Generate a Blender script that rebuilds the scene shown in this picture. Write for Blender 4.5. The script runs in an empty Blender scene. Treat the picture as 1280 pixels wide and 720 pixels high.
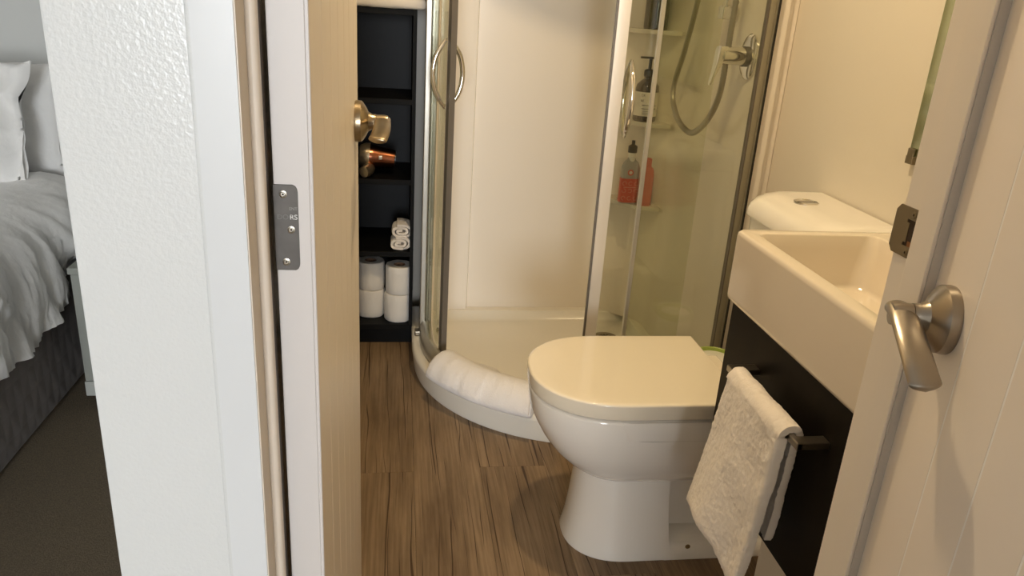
import bpy, bmesh, math, random
from mathutils import Vector, Matrix, noise

# ------------------------------------------------------------------ camera, world, light, exposure
S = bpy.context.scene
COL = S.collection
PI = math.pi
random.seed(7)


def cam_matrix(pitch, yaw, roll):
    cp, sp, cy, sy = math.cos(pitch), math.sin(pitch), math.cos(yaw), math.sin(yaw)
    fwd = Vector((sy * cp, cy * cp, -sp))
    right = Vector((cy, -sy, 0))
    down = fwd.cross(right)
    if down.z > 0:
        down = -down
    cr, sr = math.cos(roll), math.sin(roll)
    r2 = cr * right + sr * down
    d2 = -sr * right + cr * down
    return Matrix((r2, -d2, -fwd)).transposed()


cam_data = bpy.data.cameras.new('camera')
cam = bpy.data.objects.new('camera', cam_data)
COL.objects.link(cam)
cam_data.sensor_fit = 'HORIZONTAL'
cam_data.sensor_width = 36.0
cam_data.lens = 962.0 * 36.0 / 1280.0
cam_data.clip_start = 0.02
cam.matrix_world = Matrix.Translation((0, 0, 1.2)) @ cam_matrix(math.radians(20.42), math.radians(9.10), math.radians(-3.77)).to_4x4()
S.camera = cam

world = bpy.data.worlds.new('world')
S.world = world
world.use_nodes = True
wbg = world.node_tree.nodes['Background']
wbg.inputs[0].default_value = (0.75, 0.85, 1.0, 1)
wbg.inputs[1].default_value = 0.3

S.view_settings.view_transform = 'Standard'
S.view_settings.look = 'None'
S.view_settings.gamma = 1.0
S.view_settings.use_curve_mapping = False
S.view_settings.exposure = 0.0
S.cycles.max_bounces = 12
S.cycles.diffuse_bounces = 6
S.cycles.glossy_bounces = 6
S.cycles.transparent_max_bounces = 24
S.cycles.sample_clamp_indirect = 6.0
S.cycles.use_denoising = True


def area_light(name, loc, rot, energy, color, sx, sy=None, shape='RECTANGLE', spread=PI):
    d = bpy.data.lights.new(name, 'AREA')
    d.energy = energy
    d.color = color
    d.shape = shape
    d.size = sx
    if sy:
        d.size_y = sy
    d.spread = spread
    o = bpy.data.objects.new(name, d)
    COL.objects.link(o)
    o.location = loc
    o.rotation_euler = rot
    return o


LIGHT_XY = (0.33, 1.42)
CEIL_Z = 2.17
# daylight through the big window behind the photographer
area_light('window_daylight', (-0.28, -5.48, 1.45), (PI / 2, 0, 0), 238.0, (0.91, 0.955, 1.0), 1.5, 1.5)
# fill light added to brighten the bed, set at a made-up window
area_light('bedroom_fill', (-3.96, 1.5, 1.5), (0, -PI / 2, 0), 6.0, (0.95, 0.97, 1.0), 1.2, 1.4)
# the lamp of the bathroom ceiling fitting
area_light('bathroom_lamp', (LIGHT_XY[0], LIGHT_XY[1], CEIL_Z - 0.035), (0, 0, 0), 13.2, (1.0, 0.75, 0.44), 0.09, shape='DISK')


# ------------------------------------------------------------------ materials
def mat(name, color, rough=0.5, metal=0.0, bump=None, spec=0.5, coat=0.0, sheen=0.0, mottle=None, emission=None):
    m = bpy.data.materials.new(name)
    m.use_nodes = True
    nt = m.node_tree
    b = nt.nodes['Principled BSDF']
    b.inputs['Base Color'].default_value = (*color, 1)
    b.inputs['Roughness'].default_value = rough
    b.inputs['Metallic'].default_value = metal
    b.inputs['Specular IOR Level'].default_value = spec
    b.inputs['Coat Weight'].default_value = coat
    b.inputs['Coat Roughness'].default_value = 0.05
    b.inputs['Sheen Weight'].default_value = sheen
    if emission:
        b.inputs['Emission Color'].default_value = (*emission[0], 1)
        b.inputs['Emission Strength'].default_value = emission[1]
    tc = None
    if bump or mottle:
        tc = nt.nodes.new('ShaderNodeTexCoord')
    if bump:
        scale, strength, dist = bump[:3]
        n = nt.nodes.new('ShaderNodeTexNoise')
        n.inputs['Scale'].default_value = scale
        n.inputs['Detail'].default_value = bump[3] if len(bump) > 3 else 2.0
        nt.links.new(tc.outputs['Object'], n.inputs['Vector'])
        bp = nt.nodes.new('ShaderNodeBump')
        bp.inputs['Strength'].default_value = strength
        bp.inputs['Distance'].default_value = dist
        nt.links.new(n.outputs['Fac'], bp.inputs['Height'])
        nt.links.new(bp.outputs['Normal'], b.inputs['Normal'])
    if mottle:
        scale, amount, stretch = mottle
        mp = nt.nodes.new('ShaderNodeMapping')
        mp.inputs['Scale'].default_value = stretch
        nt.links.new(tc.outputs['Object'], mp.inputs['Vector'])
        n = nt.nodes.new('ShaderNodeTexNoise')
        n.inputs['Scale'].default_value = scale
        n.inputs['Detail'].default_value = 4.0
        nt.links.new(mp.outputs['Vector'], n.inputs['Vector'])
        r = nt.nodes.new('ShaderNodeValToRGB')
        r.color_ramp.elements[0].position = 0.3
        r.color_ramp.elements[1].position = 0.7
        r.color_ramp.elements[0].color = (*[c * (1 - amount) for c in color], 1)
        r.color_ramp.elements[1].color = (*[min(1, c * (1 + amount)) for c in color], 1)
        nt.links.new(n.outputs['Fac'], r.inputs['Fac'])
        nt.links.new(r.outputs['Color'], b.inputs['Base Color'])
    return m


def glass_mat(name, tint, refl=0.05):
    m = bpy.data.materials.new(name)
    m.use_nodes = True
    nt = m.node_tree
    nt.nodes.clear()
    out = nt.nodes.new('ShaderNodeOutputMaterial')
    mix = nt.nodes.new('ShaderNodeMixShader')
    tr = nt.nodes.new('ShaderNodeBsdfTransparent')
    gl = nt.nodes.new('ShaderNodeBsdfGlossy')
    lw = nt.nodes.new('ShaderNodeLayerWeight')
    mr = nt.nodes.new('ShaderNodeMath')
    mr.operation = 'MULTIPLY_ADD'
    pw = nt.nodes.new('ShaderNodeMath')
    pw.operation = 'POWER'
    pw.inputs[1].default_value = 4.0
    lw.inputs['Blend'].default_value = 0.5
    nt.links.new(lw.outputs['Facing'], pw.inputs[0])
    nt.links.new(pw.outputs[0], mr.inputs[0])
    mr.inputs[1].default_value = 0.5
    mr.inputs[2].default_value = refl
    tr.inputs['Color'].default_value = (*tint, 1)
    gl.inputs['Roughness'].default_value = 0.02
    gl.inputs['Color'].default_value = (0.9, 0.9, 0.86, 1)
    nt.links.new(mr.outputs[0], mix.inputs['Fac'])
    nt.links.new(tr.outputs[0], mix.inputs[1])
    nt.links.new(gl.outputs[0], mix.inputs[2])
    nt.links.new(mix.outputs[0], out.inputs['Surface'])
    return m


def wood_mat():
    m = bpy.data.materials.new('weathered_oak_plank')
    m.use_nodes = True
    nt = m.node_tree
    L = nt.links.new
    N = nt.nodes.new
    b = nt.nodes['Principled BSDF']
    b.inputs['Roughness'].default_value = 0.42
    b.inputs['Specular IOR Level'].default_value = 0.3
    tc = N('ShaderNodeTexCoord')
    oi = N('ShaderNodeObjectInfo')
    vm = N('ShaderNodeVectorMath')
    vm.operation = 'MULTIPLY_ADD'
    cmb = N('ShaderNodeCombineXYZ')
    for i in range(3):
        L(oi.outputs['Random'], cmb.inputs[i])
    L(cmb.outputs[0], vm.inputs[0])
    vm.inputs[1].default_value = (17.0, 31.0, 5.0)
    L(tc.outputs['Object'], vm.inputs[2])

    def stretched(sx, sy, scale, detail, rough=0.6, dist=0.0):
        mp = N('ShaderNodeMapping')
        mp.inputs['Scale'].default_value = (sx, sy, 1)
        L(vm.outputs[0], mp.inputs['Vector'])
        n = N('ShaderNodeTexNoise')
        n.inputs['Scale'].default_value = scale
        n.inputs['Detail'].default_value = detail
        n.inputs['Roughness'].default_value = rough
        n.inputs['Distortion'].default_value = dist
        L(mp.outputs[0], n.inputs['Vector'])
        return n
    base = stretched(1.0, 0.22, 9.0, 5.0)
    ramp = N('ShaderNodeValToRGB')
    ramp.color_ramp.elements[0].position = 0.32
    ramp.color_ramp.elements[0].color = (0.160, 0.105, 0.059, 1)
    ramp.color_ramp.elements[1].position = 0.68
    ramp.color_ramp.elements[1].color = (0.315, 0.222, 0.135, 1)
    L(base.outputs['Fac'], ramp.inputs['Fac'])
    fine = stretched(1.0, 0.03, 130.0, 3.0)
    fr = N('ShaderNodeValToRGB')
    fr.color_ramp.elements[0].position = 0.35
    fr.color_ramp.elements[0].color = (0.72, 0.70, 0.66, 1)
    fr.color_ramp.elements[1].position = 0.65
    fr.color_ramp.elements[1].color = (1.06, 1.06, 1.06, 1)
    L(fine.outputs['Fac'], fr.inputs['Fac'])
    mul = N('ShaderNodeMixRGB')
    mul.blend_type = 'MULTIPLY'
    mul.inputs['Fac'].default_value = 1.0
    L(ramp.outputs['Color'], mul.inputs[1])
    L(fr.outputs['Color'], mul.inputs[2])
    # long thin dark cracks along the grain : one wavering line per narrow lane, fading in and out
    def math_(op, a, b=None, c=None):
        nd = N('ShaderNodeMath')
        nd.operation = op
        for k, v in enumerate((a, b, c)):
            if v is None:
                continue
            if isinstance(v, (int, float)):
                nd.inputs[k].default_value = v
            else:
                L(v, nd.inputs[k])
        return nd.outputs[0]
    sep = N('ShaderNodeSeparateXYZ')
    L(vm.outputs[0], sep.inputs[0])
    masks = []
    for lanes, width, seed, thr in ((26.0, 0.062, 0.0, 0.485), (52.0, 0.060, 40.0, 0.56)):
        wp = stretched(1.0, 0.12, 6.0 + seed * .05, 3.0)
        xw = math_('MULTIPLY_ADD', wp.outputs['Fac'], 0.085, sep.outputs['X'])
        u_ = math_('MULTIPLY', xw, lanes)
        cell = math_('FLOOR', u_)
        fr_ = math_('SUBTRACT', u_, cell)
        wn = N('ShaderNodeTexWhiteNoise')
        wn.noise_dimensions = '1D'
        L(math_('ADD', cell, seed), wn.inputs['W'])
        ctr = math_('MULTIPLY_ADD', wn.outputs['Value'], 0.6, 0.2)
        dd = math_('ABSOLUTE', math_('SUBTRACT', fr_, ctr))
        gv = N('ShaderNodeCombineXYZ')
        L(math_('MULTIPLY', sep.outputs['Y'], 2.3), gv.inputs[0])
        L(math_('MULTIPLY', wn.outputs['Value'], 57.0), gv.inputs[1])
        gn = N('ShaderNodeTexNoise')
        gn.inputs['Scale'].default_value = 1.0
        gn.inputs['Detail'].default_value = 1.0
        L(gv.outputs[0], gn.inputs['Vector'])
        g1 = N('ShaderNodeMapRange')
        g1.inputs['From Min'].default_value = thr - .04
        g1.inputs['From Max'].default_value = thr + .10
        L(gn.outputs['Fac'], g1.inputs['Value'])
        wd = math_('MULTIPLY', g1.outputs[0], width)
        inv = math_('SUBTRACT', 1.0, math_('DIVIDE', dd, math_('ADD', wd, 0.0005)))
        mk_ = math_('MULTIPLY', math_('MINIMUM', math_('MAXIMUM', math_('MULTIPLY', inv, 1.8), 0.0), 1.0), math_('MINIMUM', math_('MULTIPLY', g1.outputs[0], 2.5), 0.9))
        masks.append(mk_)
    gm_out = math_('MAXIMUM', masks[0], masks[1])
    mixc = N('ShaderNodeMixRGB')
    mixc.inputs[2].default_value = (0.045, 0.022, 0.010, 1)
    L(gm_out, mixc.inputs['Fac'])
    L(mul.outputs['Color'], mixc.inputs[1])
    L(mixc.outputs['Color'], b.inputs['Base Color'])
    bp = N('ShaderNodeBump')
    bp.inputs['Strength'].default_value = 0.25
    bp.inputs['Distance'].default_value = 0.002
    bp.invert = True
    L(gm_out, bp.inputs['Height'])
    L(bp.outputs['Normal'], b.inputs['Normal'])
    return m


def quilt_mat():
    m = mat('quilted_brown_valance', (0.105, 0.082, 0.068), 0.85, sheen=0.2)
    nt = m.node_tree
    b = nt.nodes['Principled BSDF']
    tc = nt.nodes.new('ShaderNodeTexCoord')
    add = None
    for ang in (0.55, -0.55):
        mp = nt.nodes.new('ShaderNodeMapping')
        mp.inputs['Rotation'].default_value = (ang, 0, 0)
        nt.links.new(tc.outputs['Object'], mp.inputs['Vector'])
        w = nt.nodes.new('ShaderNodeTexWave')
        w.bands_direction = 'Y'
        w.inputs['Scale'].default_value = 4.5
        w.inputs['Distortion'].default_value = 0.6
        nt.links.new(mp.outputs[0], w.inputs['Vector'])
        if add is None:
            add = w
        else:
            mx = nt.nodes.new('ShaderNodeMath')
            mx.operation = 'MAXIMUM'
            nt.links.new(add.outputs['Fac'], mx.inputs[0])
            nt.links.new(w.outputs['Fac'], mx.inputs[1])
            bp = nt.nodes.new('ShaderNodeBump')
            bp.inputs['Strength'].default_value = 0.3
            bp.inputs['Distance'].default_value = 0.008
            nt.links.new(mx.outputs[0], bp.inputs['Height'])
            nt.links.new(bp.outputs['Normal'], b.inputs['Normal'])
    return m


MT = {}
MT['pier'] = mat('stippled_white_wall_paint', (0.655, 0.662, 0.652), 0.27, bump=(310, 0.17, 0.003, 1.5))
MT['bath_wall'] = mat('cream_bathroom_wall', (0.74, 0.69, 0.60), 0.35, bump=(30, 0.05, 0.002))
MT['ceiling'] = mat('white_ceiling', (0.82, 0.80, 0.76), 0.7)
MT['trim'] = mat('gloss_white_trim', (0.65, 0.66, 0.665), 0.35, bump=(60, 0.04, 0.002), mottle=(9, 0.015, (1, 1, 0.2)))
MT['trim_cream'] = mat('cream_door_lining', (0.88, 0.80, 0.69), 0.38)
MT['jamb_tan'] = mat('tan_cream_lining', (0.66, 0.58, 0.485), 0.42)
MT['leaf'] = mat('door_edge_white', (0.62, 0.58, 0.55), 0.45, bump=(120, 0.05, 0.001))
MT['board'] = mat('cream_painted_board', (0.72, 0.64, 0.54), 0.38, bump=(40, 0.04, 0.001), mottle=(20, 0.012, (1, 1, 0.05)))
MT['groove'] = mat('pale_groove_highlight', (0.96, 0.93, 0.89), 0.5)  # pale colour stands for light caught along the door grooves
MT['board_hall'] = mat('beige_painted_board', (0.87, 0.79, 0.70), 0.36, bump=(40, 0.05, 0.001))
MT['ceramic'] = mat('cream_vitreous_china', (0.87, 0.84, 0.78), 0.07, coat=0.5)
MT['plastic_lid'] = mat('ivory_seat_plastic', (0.85, 0.78, 0.64), 0.09, coat=0.4)
MT['basin'] = mat('cream_basin_ceramic', (0.77, 0.69, 0.58), 0.09, coat=0.5)
MT['chrome'] = mat('chrome', (0.82, 0.80, 0.76), 0.07, 1.0)
MT['hose'] = mat('brushed_hose_steel', (0.36, 0.34, 0.29), 0.3, 1.0)
MT['nickel'] = mat('satin_nickel', (0.37, 0.33, 0.28), 0.30, 1.0, bump=(300, 0.03, 0.0005))
MT['bronze'] = mat('satin_bronze_nickel', (0.36, 0.29, 0.195), 0.3, 1.0)
MT['hinge'] = mat('dull_grey_hinge_steel', (0.115, 0.105, 0.095), 0.55, 0.5, mottle=(60, 0.12, (1, 1, 1)))
MT['screw'] = mat('bright_screw', (0.62, 0.59, 0.52), 0.3, 1.0)
MT['strike'] = mat('brass_grey_strike', (0.27, 0.225, 0.155), 0.4, 0.8)
MT['dark_hole'] = mat('dark_recess', (0.035, 0.02, 0.01), 0.8)
MT['rust'] = mat('bare_wood_mortise', (0.22, 0.09, 0.03), 0.8)
MT['letter'] = mat('worn_bright_lettering', (0.72, 0.71, 0.68), 0.4)
MT['letter_faint'] = mat('faint_lettering', (0.16, 0.15, 0.14), 0.5)
MT['letter_dim'] = mat('half_worn_lettering', (0.26, 0.25, 0.235), 0.5)
MT['black_unit'] = mat('black_laminate', (0.005, 0.005, 0.005), 0.55, bump=(80, 0.03, 0.001), spec=0.15)
MT['black_back'] = mat('black_back_panel', (0.0085, 0.0095, 0.0115), 0.5, spec=0.3)
MT['wenge'] = mat('dark_wenge_cabinet', (0.010, 0.007, 0.0045), 0.5, mottle=(30, 0.25, (1, 1, 0.05)), spec=0.12)
MT['towel'] = mat('white_terry', (0.84, 0.78, 0.71), 0.95, bump=(900, 0.4, 0.002, 3), sheen=0.5)
MT['mat_towel'] = mat('white_bath_mat_terry', (0.90, 0.87, 0.85), 0.95, bump=(500, 0.8, 0.003, 3), sheen=0.4)
MT['paper'] = mat('toilet_paper', (0.84, 0.81, 0.76), 0.95, bump=(140, 0.5, 0.002, 3))
MT['card'] = mat('card_core', (0.26, 0.15, 0.09), 0.9)
MT['copper'] = mat('copper_lacquer', (0.30, 0.115, 0.06), 0.2, 1.0)
MT['dryer_trim'] = mat('champagne_metal', (0.60, 0.50, 0.36), 0.3, 0.9)
MT['black_plastic'] = mat('black_plastic', (0.012, 0.011, 0.010), 0.3)
MT['amber'] = mat('dark_amber_bottle', (0.020, 0.012, 0.008), 0.12, coat=0.3)
MT['label'] = mat('cream_paper_label', (0.74, 0.71, 0.62), 0.7)
MT['ink'] = mat('dark_print', (0.06, 0.055, 0.05), 0.7)
MT['pink'] = mat('coral_red_label', (0.62, 0.13, 0.085), 0.4)
MT['pale_print'] = mat('pale_pink_print', (0.72, 0.36, 0.27), 0.5)
MT['clear_plastic'] = mat('grey_clear_plastic', (0.42, 0.40, 0.37), 0.15, coat=0.3)
MT['alu'] = mat('satin_aluminium', (0.60, 0.575, 0.51), 0.34, 0.75)
MT['alu_rail'] = mat('grey_beige_rail', (0.47, 0.44, 0.375), 0.36, 0.55)
MT['alu_olive'] = mat('olive_anodised_profile', (0.36, 0.33, 0.245), 0.4, 0.5)
MT['alu_dark'] = mat('dark_seal_strip', (0.155, 0.135, 0.11), 0.45, 0.3)
MT['alu_pale'] = mat('pale_edge_profile', (0.78, 0.72, 0.63), 0.3, 0.25)
MT['liner'] = mat('cream_acrylic_lining', (0.86, 0.80, 0.71), 0.22, coat=0.15, bump=(4, 0.05, 0.01))
MT['tray'] = mat('cream_acrylic_tray', (0.82, 0.785, 0.70), 0.2, coat=0.15)
MT['drain'] = mat('dull_chrome_drain', (0.32, 0.28, 0.22), 0.35, 0.9)
MT['glass'] = glass_mat('shower_glass', (0.885, 0.893, 0.835))
MT['glass_door'] = glass_mat('shower_door_glass', (0.93, 0.94, 0.885), 0.06)
MT['shelf_clear'] = mat('frosted_shelf', (0.66, 0.62, 0.53), 0.25)
MT['wood'] = wood_mat()
MT['subfloor'] = mat('dark_floor_joint', (0.09, 0.058, 0.034), 0.8)
MT['carpet'] = mat('brown_loop_carpet', (0.195, 0.15, 0.095), 0.97, bump=(420, 1.0, 0.006, 3), mottle=(240, 0.22, (1, 1, 1)))
MT['linen'] = mat('white_cotton_linen', (0.77, 0.76, 0.74), 0.85, bump=(22, 0.35, 0.012, 4), sheen=0.15)
MT['sheet'] = mat('white_sheet', (0.76, 0.76, 0.79), 0.85)
MT['valance'] = quilt_mat()
MT['bedroom_wall'] = mat('grey_bedroom_wall', (0.56, 0.565, 0.545), 0.75)
MT['nightstand'] = mat('sage_grey_paint', (0.27, 0.28, 0.25), 0.55)
MT['nightstand_pale'] = mat('pale_grey_paint', (0.40, 0.41, 0.38), 0.55)
MT['nightstand_foot'] = mat('grey_foot', (0.22, 0.22, 0.22), 0.5)
MT['mirror'] = mat('mirror_green_reflection', (0.56, 0.62, 0.44), 0.09, 1.0)  # green tint stands for the reflected shower glass
MT['green'] = mat('lime_green_plastic', (0.36, 0.47, 0.09), 0.35)
MT['white_plastic'] = mat('white_plastic', (0.80, 0.78, 0.70), 0.35)
MT['lamp'] = mat('lit_diffuser', (0.9, 0.85, 0.75), 0.5, emission=((1.0, 0.78, 0.48), 6.0))
MT['window_glass'] = glass_mat('window_glass', (0.97, 0.98, 0.98))
MT['rebate_shade'] = mat('dark_rebate_shade', (0.050, 0.033, 0.020), 0.7)  # shade in the hinge gap put into a dark brown colour
MT['gap_shade'] = mat('grey_gap_shade', (0.60, 0.55, 0.49), 0.7)
MT['stain'] = mat('brown_screw_cap', (0.20, 0.13, 0.05), 0.6)


# ------------------------------------------------------------------ geometry helpers
def world_loc(o):
    v = Vector((0, 0, 0))
    while o is not None:
        v += o.location
        o = o.parent
    return v


def mk(name, bm, m, parent=None, smooth=True, local=False, angle=35):
    me = bpy.data.meshes.new(name)
    bmesh.ops.recalc_face_normals(bm, faces=bm.faces)
    if parent is not None and not local:
        L = world_loc(parent)
        bmesh.ops.translate(bm, verts=bm.verts, vec=-L)
    bm.to_mesh(me)
    bm.free()
    if m is not None:
        for mm in (m if isinstance(m, (list, tuple)) else [m]):
            me.materials.append(mm)
    if smooth:
        me.shade_smooth()
        me.set_sharp_from_angle(angle=math.radians(angle))
    o = bpy.data.objects.new(name, me)
    COL.objects.link(o)
    if smooth and len(me.polygons) < 700:
        wn = o.modifiers.new('weighted_normal', 'WEIGHTED_NORMAL')
        wn.keep_sharp = True
    if parent is not None:
        o.parent = parent
    return o


def thing(name, label, cat, loc=(0, 0, 0), group=None):
    o = bpy.data.objects.new(name, None)
    o.empty_display_size = 0.05
    COL.objects.link(o)
    o.location = loc
    o['label'] = label
    o['category'] = cat
    if group:
        o['group'] = group
    return o


def tag(o, label, cat, group=None):
    o['label'] = label
    o['category'] = cat
    if group:
        o['group'] = group
    return o


def struct(o):
    o['kind'] = 'structure'
    return o


def lab(o, label):
    o['label'] = label
    return o


def join(*bms):
    out = bms[0]
    for b in bms[1:]:
        me = bpy.data.meshes.new('tmp')
        b.to_mesh(me)
        b.free()
        out.from_mesh(me)
        bpy.data.meshes.remove(me)
    return out


def box(x0, x1, y0, y1, z0, z1, bev=0.0, seg=2):
    bm = bmesh.new()
    bmesh.ops.create_cube(bm, size=1.0)
    for v in bm.verts:
        v.co = Vector((x0 + (v.co.x + .5) * (x1 - x0), y0 + (v.co.y + .5) * (y1 - y0), z0 + (v.co.z + .5) * (z1 - z0)))
    if bev > 0:
        bmesh.ops.bevel(bm, geom=bm.edges[:], offset=bev, segments=seg, profile=0.5, affect='EDGES', clamp_overlap=True)
    return bm


def loft(rings, cap0=True, cap1=True, closed=True):
    bm = bmesh.new()
    vr = [[bm.verts.new(p) for p in r] for r in rings]
    n = len(rings[0])
    for a, b in zip(vr[:-1], vr[1:]):
        for i in range(n if closed else n - 1):
            j = (i + 1) % n
            try:
                bm.faces.new((a[i], a[j], b[j], b[i]))
            except ValueError:
                pass
    if closed and cap0:
        bm.faces.new(vr[0][::-1])
    if closed and cap1:
        bm.faces.new(vr[-1])
    return bm


def prism(pts, axis, a, b, bev=0.0, seg=2):
    """extrude a 2-D outline along an axis between a and b"""
    def P(p, t):
        if axis == 'x':
            return (t, p[0], p[1])
        if axis == 'y':
            return (p[0], t, p[1])
        return (p[0], p[1], t)
    bm = loft([[P(p, a) for p in pts], [P(p, b) for p in pts]])
    if bev:
        bmesh.ops.bevel(bm, geom=bm.edges[:], offset=bev, segments=seg, profile=0.5, affect='EDGES', clamp_overlap=True)
    return bm


def tube(pts, r, n=10, cap=True, rx=None, up=None):
    """round (or elliptical: r wide along the moving normal, rx along the binormal) tube along a path"""
    pts = [Vector(p) for p in pts]
    rs = r if isinstance(r, (list, tuple)) else [r] * len(pts)
    rxs = rx if isinstance(rx, (list, tuple)) else ([rx] * len(pts) if rx else rs)
    rings = []
    nrm = None
    for i, p in enumerate(pts):
        t = (pts[min(i + 1, len(pts) - 1)] - pts[max(i - 1, 0)]).normalized()
        if nrm is None:
            ref = Vector(up) if up else (Vector((0, 0, 1)) if abs(t.z) < 0.9 else Vector((1, 0, 0)))
            nrm = (ref - t * ref.dot(t)).normalized()
        else:
            nrm = (nrm - t * nrm.dot(t)).normalized()
        bn = t.cross(nrm)
        rings.append([p + nrm * math.cos(2 * PI * k / n) * rs[i] + bn * math.sin(2 * PI * k / n) * rxs[i] for k in range(n)])
    return loft(rings, cap, cap)


def smooth_path(pts, n=8, closed=False):
    """Catmull-Rom through the points"""
    P = [Vector(p) for p in pts]
    out = []
    for i in range(len(P) - 1):
        p0 = P[i - 1] if i > 0 else P[i] * 2 - P[i + 1]
        p1, p2 = P[i], P[i + 1]
        p3 = P[i + 2] if i + 2 < len(P) else P[i + 1] * 2 - P[i]
        for k in range(n):
            t = k / n
            out.append(0.5 * ((2 * p1) + (p2 - p0) * t + (2 * p0 - 5 * p1 + 4 * p2 - p3) * t * t + (3 * p1 - p0 - 3 * p2 + p3) * t ** 3))
    out.append(P[-1])
    return out


def lathe(profile, c, axis='z', n=28, cap=True):
    """profile of (radius, height) round an axis through c"""
    c = Vector(c)
    rings = []
    for r, h in profile:
        ring = []
        for k in range(n):
            a = 2 * PI * k / n
            u, v = r * math.cos(a), r * math.sin(a)
            if axis == 'z':
                d = Vector((u, v, h))
            elif axis == 'x':
                d = Vector((h, u, v))
            else:
                d = Vector((v, h, u))
            ring.append(c + d)
        rings.append(ring)
    return loft(rings, cap, cap)


def sub(bm, levels=1):
    bmesh.ops.subdivide_edges(bm, edges=bm.edges[:], cuts=levels, use_grid_fill=True)
    return bm


def jitter(bm, scale, amp, seed=0.0, axis=None):
    for v in bm.verts:
        n = noise.noise_vector(v.co * scale + Vector((seed, seed * 1.7, seed * 0.3)))
        if axis is not None:
            v.co += Vector(axis) * n.x * amp
        else:
            v.co += n * amp
    return bm


def text_bm(body, size, depth=0.0002):
    cu = bpy.data.curves.new('lettering', 'FONT')
    cu.body = body
    cu.size = size
    cu.extrude = depth
    cu.align_x = 'LEFT'
    o = bpy.data.objects.new('lettering_tmp', cu)
    COL.objects.link(o)
    dg = bpy.context.evaluated_depsgraph_get()
    dg.update()
    me = bpy.data.meshes.new_from_object(o.evaluated_get(dg))
    bm = bmesh.new()
    bm.from_mesh(me)
    bpy.data.objects.remove(o)
    bpy.data.curves.remove(cu)
    bpy.data.meshes.remove(me)
    return bm


def place(bm, m):
    bmesh.ops.transform(bm, matrix=m, verts=bm.verts)
    return bm


def facing_minus_y(bm, x, y, z):
    """lettering laid in XY turned upright to face -Y, its lower left corner at x, y, z"""
    return place(bm, Matrix.Translation((x, y, z)) @ Matrix.Rotation(PI / 2, 4, 'X'))


# ------------------------------------------------------------------ the setting
BX0, BX1, BY0, BY1 = -0.165, 0.99, 0.72, 2.90

# bathroom floor: subfloor with separate vinyl planks
floor = struct(mk('floor', box(-0.2, 1.05, 0.55, 2.95, -0.06, -0.004), MT['subfloor']))
pw_ = 0.18
edges = [-0.20, -0.13, 0.05, 0.23, 0.41, 0.59, 0.77, 0.95, 1.05]
ends = [[1.05, 2.31], [0.62, 1.775], [1.20, 2.45], [0.9, 1.79], [1.35, 2.5], [0.75, 1.7], [1.3, 2.3], [1.0, 2.0]]
for i in range(len(edges) - 1):
    ys = [0.55] + [e for e in ends[i] if 0.6 < e < 2.9] + [2.92]
    for a, b in zip(ys[:-1], ys[1:]):
        mk('plank', box(edges[i] + .0002, edges[i + 1] - .0002, a + .0003, b - .0003, -0.004, 0.0, 0.0005, 1), MT['wood'], floor)

struct(mk('floor_bedroom', join(box(-4.0, -0.205, -5.5, 3.1, -0.06, -0.001), box(-0.205, 1.0, -5.5, 0.55, -0.06, -0.001)), MT['carpet']))
# partition wall whose stippled end faces the camera
struct(mk('wall_left', box(-0.265, -0.158, 0.65, 3.0, 0.0, 2.4, 0.003, 2), MT['pier']))
# bathroom linings
struct(mk('wall_right', box(0.99, 1.09, 0.72, 3.0, 0.0, 2.4), MT['bath_wall']))
struct(mk('wall_back', box(-0.165, 0.99, 2.90, 3.0, 0.0, 2.4), MT['bath_wall']))
struct(mk('wall_front', join(box(0.534, 1.09, 0.653, 0.72, 0.0, 2.4), box(-0.164, 0.534, 0.653, 0.72, 2.02, 2.4)), MT['bath_wall']))
struct(mk('ceiling', box(-0.165, 0.99, 0.72, 2.90, CEIL_Z, CEIL_Z + 0.1), MT['ceiling']))
# bedroom and lobby shell
struct(mk('wall_bedroom', box(-4.0, -0.265, 3.0, 3.1, 0.0, 2.4), MT['bedroom_wall']))
struct(mk('wall_far_left', join(box(-4.1, -4.0, -5.6, 0.85, 0.0, 2.4), box(-4.1, -4.0, 2.15, 3.1, 0.0, 2.4), box(-4.1, -4.0, 0.85, 2.15, 0.0, 0.75), box(-4.1, -4.0, 0.85, 2.15, 2.25, 2.4)), MT['bedroom_wall']))
w2 = struct(mk('added_window_2', join(box(-4.08, -4.02, 0.85, 2.15, 0.75, 0.80), box(-4.08, -4.02, 0.85, 2.15, 2.20, 2.25), box(-4.08, -4.02, 0.85, 0.90, 0.80, 2.20), box(-4.08, -4.02, 2.10, 2.15, 0.80, 2.20)), MT['trim']))  # unseen window added to go with the bedroom fill light
mk('pane', box(-4.053, -4.047, 0.90, 2.10, 0.80, 2.20), MT['window_glass'], w2)  # pane of the added unseen window
struct(mk('wall_lobby_right', join(box(0.60, 0.70, -5.5, 0.653, 0.0, 2.4), box(0.531, 0.60, -5.5, -0.12, 0.0, 2.4),
                                  box(0.531, 0.60, -0.12, 0.653, 2.02, 2.4)), MT['board_hall']))
struct(mk('wall_behind', join(box(-4.0, -1.08, -5.6, -5.5, 0.0, 2.4), box(0.52, 0.70, -5.6, -5.5, 0.0, 2.4),
                              box(-1.08, 0.52, -5.6, -5.5, 0.0, 0.65), box(-1.08, 0.52, -5.6, -5.5, 2.25, 2.4)), MT['bedroom_wall']))
struct(mk('ceiling_lobby', join(box(-4.0, -0.165, -5.5, 3.0, 2.4, 2.5), box(-0.165, 0.70, -5.5, 0.72, 2.4, 2.5)), MT['ceiling']))
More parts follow.
